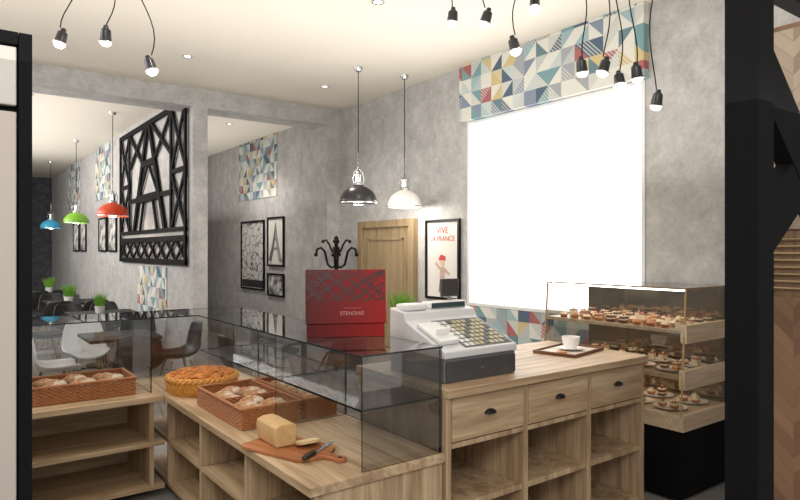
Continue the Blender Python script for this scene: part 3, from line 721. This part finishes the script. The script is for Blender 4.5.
# ------------------------------------------------------------ pendants
def pendant(x,y,zb,shade,label,R=.2,power=12):
    r=thing('pendant_lamp',label,'lamp',(x,y,zb))
    prof=[(R,0),(R*.99,.03),(R*.93,.075),(R*.78,.125),(R*.5,.165),(R*.28,.18),(R*.28,.19)]
    o=B().lathe(prof,n=40).build('lamp_shade',[shade],r); s=o.modifiers.new('s','SOLIDIFY'); s.thickness=.004
    B().lathe([(R+.004,-.004),(R+.006,.002),(R+.004,.008),(R-.004,.008),(R-.004,-.004),(R+.004,-.004)],n=40).build('shade_rim',CHR,r)
    B().lathe([(0,.185),(.055,.185),(.05,.21),(.035,.22),(.035,.28),(.045,.285),(.045,.3),(.025,.32),(.012,.34),(0,.345)],n=20).build('socket_cap',CHR,r)
    yk=B().tube([(.05,0,.2),(.07,0,.25),(.05,0,.33),(.0,0,.37),(-.05,0,.33),(-.07,0,.25),(-.05,0,.2)],.004,n=6)
    for i in range(8):
        z=.38+i*.022; cx=.007
        ring=[(cx*math.cos(t_*PI/4),0,z+.012*math.sin(t_*PI/4)) for t_ in range(8)] if i%2 else [(0,cx*math.cos(t_*PI/4),z+.012*math.sin(t_*PI/4)) for t_ in range(8)]
        yk.tube(ring,.0025,n=5,closed=True)
    yk.build('hanger',CHR,r)
    B().tube([(0,0,.34),(0,0,CZ-zb-.04)],.005,n=6).build('cord',BLK,r)
    B().lathe([(0,CZ-zb-.045),(.03,CZ-zb-.045),(.05,CZ-zb-.01),(.05,CZ-zb-.001),(0,CZ-zb-.001)],n=24).build('ceiling_rose',CHR,r)
    B().blob((0,0,.06),.04,.04,.05,n=14,k=10).build('bulb',LAMPW,r)
    l=bpy.data.lights.new('bulb_light','POINT'); l.energy=power; l.color=(1,.93,.84); l.shadow_soft_size=.05
    lo=bpy.data.objects.new('bulb_light',l); COL.objects.link(lo); lo.parent=r; lo.location=(0,0,-.02)
    return r
pendant(3.59,5.6,2.15,pm('shade_black',S(38,36,36),.3),'black metal dome pendant lamp with chrome fittings')
pendant(4.17,5.55,2.13,pm('shade_white',S(225,223,218),.3),'white metal dome pendant lamp with chrome fittings',R=.19)
pendant(1.97,9.5,2.13,pm('shade_orange',S(216,72,30),.35),'orange red dome pendant lamp over a dining table',R=.21,power=6)
pendant(1.95,12.3,2.13,pm('shade_green',S(120,180,44),.35),'lime green dome pendant lamp over a dining table',R=.21,power=6)
pendant(1.97,15.6,2.13,pm('shade_blue',S(60,160,200),.35),'sky blue dome pendant lamp over a dining table',R=.21,power=6)

GUN=pm('gunmetal',S(60,60,64),.3,.6)
def minispot(p,anchor,i):
    r=thing('hanging_spotlight','small black spotlight hanging on a black cord','lamp',p,group='mini spotlights on cords')
    r.rotation_euler=(.25*math.sin(i*2.1),.25*math.cos(i*1.7),0)
    B().lathe([(.0,.075),(.012,.075),(.015,.06),(.026,.05),(.03,.0),(.034,-.008),(.028,-.008),(.026,0),(0,.002)],n=20).build('lamp_housing',GUN,r)
    B().lathe([(.0345,-.007),(.036,-.01),(.0345,-.014),(.029,-.013),(.0345,-.007)],n=20).build('chrome_ring',CHR,r)
    B().lathe([(.030,-.009),(.028,-.022),(.018,-.034),(0,-.038)],n=16).build('lens',LAMPW,r)
    a=Vector(anchor)-Vector(p); pts=[]
    for k in range(19):
        t_=k/18; q=Vector((a.x*t_**2.2,a.y*t_**2.2,.075+(a.z-.075)*t_)); q.x+=.16*math.sin(t_*PI*1.6+i)*t_*(1-t_)*2; pts.append(q)
    o=B().tube(pts,.0035,n=5).build('cord',BLK,r)
    o.rotation_euler=r.rotation_euler.to_matrix().inverted().to_euler()
SP=[((.53,3.84,2.79),0),((.73,3.69,2.80),0),((.93,3.54,2.64),0),((2.25,2.56,2.90),1),((2.40,2.46,2.90),1),((2.53,2.36,2.75),1),((2.82,2.14,2.63),1),((2.91,2.07,2.63),2),((2.99,2.02,2.56),2),((3.06,1.96,2.60),2),((3.15,1.90,2.45),2),((2.62,2.3,2.98),1)]
for i,(p,a) in enumerate(SP):
    an=((.75,3.75),(2.45,2.35),(3.0,1.95))[a]
    minispot(p,(p[0]*.5+an[0]*.5,p[1]*.5+an[1]*.5,CZ-.03),i)
for an,xx in (((.75,3.75),.3),((2.45,2.35),.35),((3.0,1.95),.3)):
    B().lathe([(0,0),(.2,0),(.2,.03),(0,.03)],n=32).build('ceiling_rose',BLK,loc=(an[0],an[1],CZ-.031),label='round black ceiling plate gathering spotlight cords',cat='lamp')
for (x,y) in ((3.68,6.48),(2.0,6.29),(3.6,9.3),(2.76,4.02),(.9,9.0),(1.0,12.5)):
    r=thing('recessed_downlight','small round recessed ceiling downlight with white ring','lamp',(x,y,CZ-.012),group='recessed downlights')
    B().lathe([(.045,.011),(.05,.0),(.036,.0),(.034,.009)],n=24).build('trim_ring',CHR,r); B().lathe([(0,.008),(.035,.008),(.035,.01),(0,.01)],n=20).build('lens',LAMPW,r)

# ------------------------------------------------------------ dining tables & chairs
def table(x,y,w,d,label):
    r=thing('dining_table',label,'table',(x,y,0))
    B().box(-w/2,w/2,-d/2,d/2,.71,.745).build('table_top',BLK,r,bevel=.004,smooth=False)
    B().lathe([(0,.0),(.24,.0),(.24,.015),(.04,.03),(.03,.05),(.03,.70),(.12,.709),(0,.709)],n=28).build('pedestal',BLKM,r)
    return r
table(1.9,9.7,.9,1.0,'black square dining table beneath orange pendant'); table(1.9,12.3,.9,1.0,'black square dining table beneath green pendant'); table(1.9,15.4,.9,1.0,'black square dining table beneath blue pendant')
table(1.55,7.15,.7,.7,'black dining table behind the glass counter')
grass_pot((1.85,9.75,.746),.10,.07,.2,'green grass in white pot on dining table',120,2)
grass_pot((1.8,12.1,.746),.10,.08,.22,'green grass in white pot on dining table',120,3)
grass_pot((1.9,15.3,.746),.10,.08,.22,'green grass in white pot on far dining table',80,4)
def shell_chair(mat,label,loc,rz):
    r=thing('dining_chair',label,'chair',loc,rz)
    prof=[(-.22,.43),(-.2,.455),(-.05,.435),(.12,.44),(.19,.5),(.23,.62),(.26,.78),(.27,.83)]
    hw=[.19,.22,.235,.235,.235,.225,.2,.15]; vs=[];n=9
    for (y,z),w in zip(prof,hw):
        for j in range(n):
            t_=(j/(n-1))*2-1; lift=.07*abs(t_)**3
            vs.append((w*t_,y-(.05*t_*t_ if z>.55 else 0),z+(lift if z<.55 else 0)))
    fs=[(i*n+j,i*n+j+1,(i+1)*n+j+1,(i+1)*n+j) for i in range(len(prof)-1) for j in range(n-1)]
    o=B().add(vs,fs).build('seat_shell',mat,r); m=o.modifiers.new('sub','SUBSURF'); m.levels=1; m.render_levels=1; s=o.modifiers.new('s','SOLIDIFY'); s.thickness=.012
    for sx in (-1,1):
        for sy in (-1,1):
            B().tube([(sx*.12,sy*.1,.425),(sx*.22,sy*.21,.0)],[.014,.01],n=8).build('leg',DOORW,r)
    B().tube([(-.15,-.13,.3),(.15,.13,.3)],.005,n=6).tube([(-.15,.13,.3),(.15,-.13,.3)],.005,n=6).build('brace',BLKM,r)
    return r
WSH=pm('white_shell',S(208,209,210),.4,var=.02); BSH=pm('black_shell',S(22,22,24),.4)
w1=shell_chair(WSH,'white moulded shell chair with wooden legs',(.92,7.05,0),PI/2)
dup(w1,(1.35,7.85,0),0)
b1=shell_chair(BSH,'black moulded shell chair with wooden legs',(1.55,6.5,0),PI)
for (x,y,rz) in ((2.15,7.1,-PI/2),(1.6,8.9,PI),(2.12,8.9,PI),(1.15,9.7,PI/2),(1.6,10.55,0),(2.1,10.55,0),(1.55,11.5,PI),(2.1,11.5,PI),(1.15,12.3,PI/2),(1.7,13.15,0),(1.6,14.6,PI),(1.15,15.4,PI/2)):
    dup(b1,(x,y,0),rz)
table(3.1,5.9,.7,.7,'black dining table near the coat stand'); dup(b1,(3.1,5.2,0),PI); dup(b1,(2.45,5.9,0),PI/2); dup(b1,(3.1,6.6,0),0)

# ------------------------------------------------------------ lights
def area(name,loc,rot,sx,sy,e,col=(1,.97,.92)):
    l=bpy.data.lights.new(name,'AREA'); l.shape='RECTANGLE'; l.size=sx; l.size_y=sy; l.energy=e; l.color=col
    o=bpy.data.objects.new(name,l); COL.objects.link(o); o.location=loc; o.rotation_euler=rot; return o
area('offview_fill_light',(-.6,-.8,3.3),(math.radians(55),0,math.radians(-30)),2.0,1.2,95)  # added fill lamp behind the camera, not a fixture of the room
area('offview_fill_light',(-1.0,5.0,3.4),(0,math.radians(-35),0),1.4,3.0,80)  # added fill lamp, out of view to the left of the counter
area('offview_fill_light',(-1.2,11.5,3.2),(0,math.radians(-50),0),1.4,6.0,230,(1,.98,.96))  # added fill for the dining room, kept out of view on the left
area('added_ceiling_fill',(1.7,3.2,2.1),(PI,0,0),5.0,5.0,112,(1,.96,.91))  # unseen up-facing fill lamps, added to brighten the ceiling; no cove exists
area('added_ceiling_fill',(3.3,10.5,2.2),(PI,0,0),1.6,5.0,34,(1,.96,.92))
area('added_ceiling_fill',(.4,11.5,2.3),(PI,0,0),3.2,7.0,95,(1,.96,.92))
for (x,y,e) in ((3.5,9.8,150),(2.7,4.0,55),(3.4,6.3,85),(1.0,3.0,25)):
    l=bpy.data.lights.new('downlight','SPOT'); l.energy=e; l.spot_size=math.radians(130); l.spot_blend=.8; l.shadow_soft_size=.06; l.color=(1,.95,.88)
    o=bpy.data.objects.new('downlight',l); COL.objects.link(o); o.location=(x,y,CZ-.05)
wd=bpy.data.worlds.new('World'); scene.world=wd; wd.use_nodes=True
wd.node_tree.nodes['Background'].inputs[0].default_value=(1,.98,.96,1); wd.node_tree.nodes['Background'].inputs[1].default_value=.9

cam=bpy.data.cameras.new('Camera'); cam.lens=28; cam.sensor_width=36; cam.clip_start=.05; cam.clip_end=100
co=bpy.data.objects.new('Camera',cam); COL.objects.link(co); co.location=(0,0,EYE); co.rotation_euler=(PI/2,0,math.radians(-36.5))
scene.camera=co
